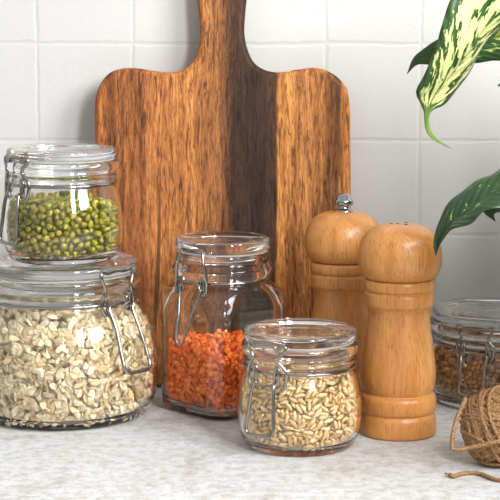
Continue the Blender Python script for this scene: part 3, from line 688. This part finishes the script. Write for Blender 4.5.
# ------------------------------------------------------------------ plant
PL = Vector((.335, 1.06, 0))
pt = thing('potted_plant', PL, 'leafy green plant with cream-blotched leaves reaching in at the top edge', 'plant')
lathe_obj('pot', [(0, 0), (4.6, 0), (4.9, .15), (5.4, 3), (6.2, 9), (6.4, 11.5), (6.3, 11.8), (6.0, 11.8), (5.8, 11), (5.2, 4), (0, 3.6)], M_POT, pt, 64, 3)
lathe_obj('soil', [(0, 10.6), (3, 10.7), (5.3, 10.5), (5.5, 10.2), (0, 10)], M_SOIL, pt, 48, 2)
stem_top = Vector((.33, 1.055, .30))
sv = crom([PL + Vector((0, 0, .10)), PL + Vector((-.004, 0, .18)), PL + Vector((.002, .003, .26)), PL + Vector((-.004, 0, .33))], 8)
v, f = tube_geo([q - np.array(PL) for q in sv], [.009*(1-.4*i/(len(sv)-1)) for i in range(len(sv))], 12); fix(mesh_obj('stem', v, f, M_STEM, pt))
def leaf(mid, lft, rgt, mt, petiole_from, bulge=(.0, .0), nu=15, nv=56, wav=.0008, label=None):
    """three rails (base to tip) in world space: midrib, left margin, right margin"""
    res = 12
    def rs(rail):
        c = np.array(crom([np.array(tuple(q)) for q in rail], res)); d = np.r_[0, np.cumsum(np.linalg.norm(np.diff(c, axis=0), axis=1))]; d /= d[-1]
        return np.array([[np.interp(t, d, c[:, k]) for k in range(3)] for t in np.linspace(0, 1, nv)])
    m_, l_, r_ = rs(mid), rs(lft), rs(rgt)
    vs = []; uvs = []
    for i in range(nv):
        for k in range(nu):
            u = -1 + 2*k/(nu-1); e = l_[i] if u < 0 else r_[i]; a = abs(u)
            p_ = m_[i]*(1-a) + e*a
            nrm = np.cross(r_[i]-l_[i], m_[min(i+1, nv-1)]-m_[max(i-1, 0)]); nrm = nrm/(np.linalg.norm(nrm)+1e-9)
            if nrm[1] > 0: nrm = -nrm
            p_ = p_ + nrm*((bulge[0] if u < 0 else bulge[1])*math.sin(a*math.pi)*math.sin(math.pi*i/(nv-1)) + wav*math.sin(i*.75 + (2 if u < 0 else 0))*a*math.sin(math.pi*i/(nv-1)))
            vs.append(p_ - np.array(tuple(PL))); uvs.append(((u+1)/2, i/(nv-1)))
    fs = [(i*nu+k, i*nu+k+1, (i+1)*nu+k+1, (i+1)*nu+k) for i in range(nv-1) for k in range(nu-1)]
    o = mesh_obj('leaf', vs, fs, mt, pt)
    ul_ = o.data.uv_layers.new(name='UVMap')
    for lp_ in o.data.loops: ul_.data[lp_.index].uv = uvs[lp_.vertex_index]
    md = o.modifiers.new('thickness', 'SOLIDIFY'); md.thickness = .0005; md.offset = 0
    if label: o['label'] = label
    b0 = Vector(tuple(m_[0])) - PL; s0 = Vector(petiole_from) - PL
    pp = crom([np.array(tuple(s0)), np.array(tuple((s0*.55+b0*.45) + Vector((0, 0, .02)))), np.array(tuple(b0 + (s0-b0)*.04))], 10)
    pp.append(np.array(tuple(Vector(tuple(m_[3])) - PL)))
    v, f = tube_geo(pp, [.0028 - .0014*i/(len(pp)-1) for i in range(len(pp))], 8); fix(mesh_obj('petiole', v, f, M_STEM, o))
    return o
Y1 = 1.13
# big blotched leaf
leaf([P(600, -70, 1.16), P(560, -45, 1.135), P(520, -8, 1.12), P(490, 21, 1.115), P(466, 55, 1.12), P(444, 84, 1.13), P(430, 104, 1.135), P(426, 116, 1.136), P(427, 128, 1.136), P(434, 139, 1.134), P(452, 149, 1.132)],
     [P(600, -70, 1.16), P(530, -80, 1.12), P(480, -40, 1.105), P(450, 2, 1.10), P(440.5, 27, 1.10), P(436, 49, 1.105), P(424, 74, 1.115), P(416, 92, 1.125), P(421, 104, 1.132), P(424.5, 114, 1.136), P(424.6, 124, 1.136), P(429.5, 136.5, 1.134), P(452, 149, 1.132)],
     [P(600, -70, 1.16), P(575, -5, 1.165), P(530, 10, 1.16), P(500, 28, 1.155), P(483, 47, 1.155), P(470, 70, 1.155), P(458, 89, 1.152), P(444, 104, 1.145), P(431, 111, 1.138), P(428.5, 118, 1.136), P(430, 128, 1.136), P(436, 138, 1.134), P(452, 149, 1.132)],
     M_LEAFV, stem_top, (.004, .003), label='cream-blotched leaf with a curling tip')
# green leaf passing behind it
leaf([P(610, 20, 1.2), P(560, 22, 1.19), P(510, 32, 1.19), P(465, 48, 1.195), P(430, 55, 1.2), P(416, 62, 1.2), P(407, 74, 1.2)],
     [P(610, 20, 1.2), P(560, -10, 1.17), P(510, -2, 1.17), P(470, 22, 1.18), P(440, 38.5, 1.19), P(426, 47, 1.195), P(414, 57, 1.2), P(407, 74, 1.2)],
     [P(610, 20, 1.2), P(560, 50, 1.2), P(510, 60, 1.2), P(485, 61.5, 1.2), P(460, 64, 1.205), P(432, 65, 1.205), P(417, 64.5, 1.202), P(407, 74, 1.2)],
     M_LEAFP, stem_top, (.003, .002), label='green leaf with a pointed tip, behind the blotched one')
# lower dark leaf in front of the mill's head
leaf([P(600, 165, 1.09), P(550, 168, 1.075), P(510, 184, 1.07), P(480, 200, 1.07), P(455, 220, 1.075), P(440, 240, 1.08), P(435.5, 256, 1.08)],
     [P(600, 165, 1.09), P(550, 140, 1.10), P(505, 166, 1.095), P(485, 177.5, 1.09), P(469, 185.5, 1.085), P(456, 196.5, 1.085), P(444.5, 209, 1.085), P(437, 228, 1.083), P(433.5, 246, 1.081), P(435.5, 256, 1.08)],
     [P(600, 165, 1.09), P(560, 200, 1.06), P(510, 205, 1.05), P(486, 211, 1.05), P(470, 223.5, 1.055), P(450, 231, 1.065), P(441, 243, 1.075), P(437.5, 252, 1.08), P(435.5, 256, 1.08)],
     M_LEAFS, PL + Vector((0, 0, .22)), (.003, .003), label='dark drooping leaf over the mill with holes')
# smaller leaf tip below it
leaf([P(600, 190, 1.12), P(550, 190, 1.12), P(515, 200, 1.12), P(496, 210, 1.12), P(490, 216, 1.12), P(495.5, 221.5, 1.12)],
     [P(600, 190, 1.12), P(550, 175, 1.13), P(515, 184, 1.13), P(492, 200, 1.125), P(483, 211, 1.12), P(495.5, 221.5, 1.12)],
     [P(600, 190, 1.12), P(550, 210, 1.11), P(520, 212, 1.11), P(503, 212, 1.115), P(494, 214, 1.12), P(495.5, 221.5, 1.12)],
     M_LEAFD, PL + Vector((0, 0, .20)), (.001, .001), wav=.0003)
# leaf whose tip just enters at the right edge, and unseen crown leaves added to shade the wall
leaf([P(620, 60, 1.1), P(560, 62, 1.1), P(515, 76, 1.1), P(497.5, 86, 1.1)], [P(620, 60, 1.1), P(560, 40, 1.12), P(515, 68, 1.11), P(497.5, 86, 1.1)], [P(620, 60, 1.1), P(560, 85, 1.08), P(515, 88, 1.09), P(497.5, 86, 1.1)],
     M_LEAFP, PL + Vector((0, 0, .26)), (.002, .002), wav=.0003)
for k, (az, el, ln_, z0) in enumerate(((75, 30, .2, .16), (30, 30, .19, .22), (95, 20, .2, .10), (110, 15, .2, .15), (125, 5, .17, .19), (85, 0, .2, .06), (70, 15, .22, .12), (140, 10, .15, .12), (105, 0, .2, .08), (120, 10, .18, .11), (-20, 35, .2, .24), (-60, 25, .18, .22), (255, 10, .18, .16), (270, 30, .2, .2), (0, 50, .2, .3))):
    a = R(az); d = Vector((math.cos(a), math.sin(a)*.75, 0)); s = Vector((-d.y, d.x, 0)).normalized(); b0 = PL + Vector((0, 0, z0)) + d*.07 + Vector((0, 0, .07))
    mm, ll, rr_ = [], [], []
    for i in range(7):
        t = i/6; q = b0 + d*(ln_*t) + Vector((0, 0, ln_*(math.sin(R(el))*t - .75*t*t))); wd = .055*math.sin(math.pi*min(1, t**.75))
        q.y = min(q.y, WALL_Y - .06); q.x = max(q.x, .157*q.y + .062); q.z = max(q.z, .02 + .02*(1-t))
        mm.append(q); ll.append(q + s*wd + Vector((0, 0, .25*wd))); rr_.append(q - s*wd + Vector((0, 0, .25*wd)))
    leaf(mm, ll, rr_, (M_LEAFV, M_LEAFP)[k % 2], PL + Vector((0, 0, z0)), (.001, .001), 11, 30)

for mm, hw_ in (([(.33, 1.07, .30), (.29, 1.15, .31), (.25, 1.22, .25), (.236, 1.25, .16), (.236, 1.255, .08)], Vector((.034, .008, 0))),  # unseen hanging leaves, added to keep light off the lower right wall
                ([(.335, 1.07, .28), (.31, 1.18, .28), (.29, 1.27, .22), (.275, 1.30, .13), (.27, 1.31, .055)], Vector((.042, -.004, 0))),
                ([(.33, 1.05, .30), (.29, 1.05, .30), (.25, 1.06, .25), (.228, 1.08, .17), (.222, 1.10, .10)], Vector((.028, .012, 0)))):
    c = [Vector(tuple(q)) for q in crom([np.array(q) for q in mm], 3)]; n_ = len(c) - 1
    wd = [math.sin(math.pi*min(1, max(0, i/n_))**.8)**.8 if 0 < i < n_ else 0 for i in range(n_+1)]
    leaf(c, [q - hw_*k for q, k in zip(c, wd)], [q + hw_*k for q, k in zip(c, wd)], M_LEAFP, PL + Vector((0, 0, .27)), (.002, .002), 11, 30)
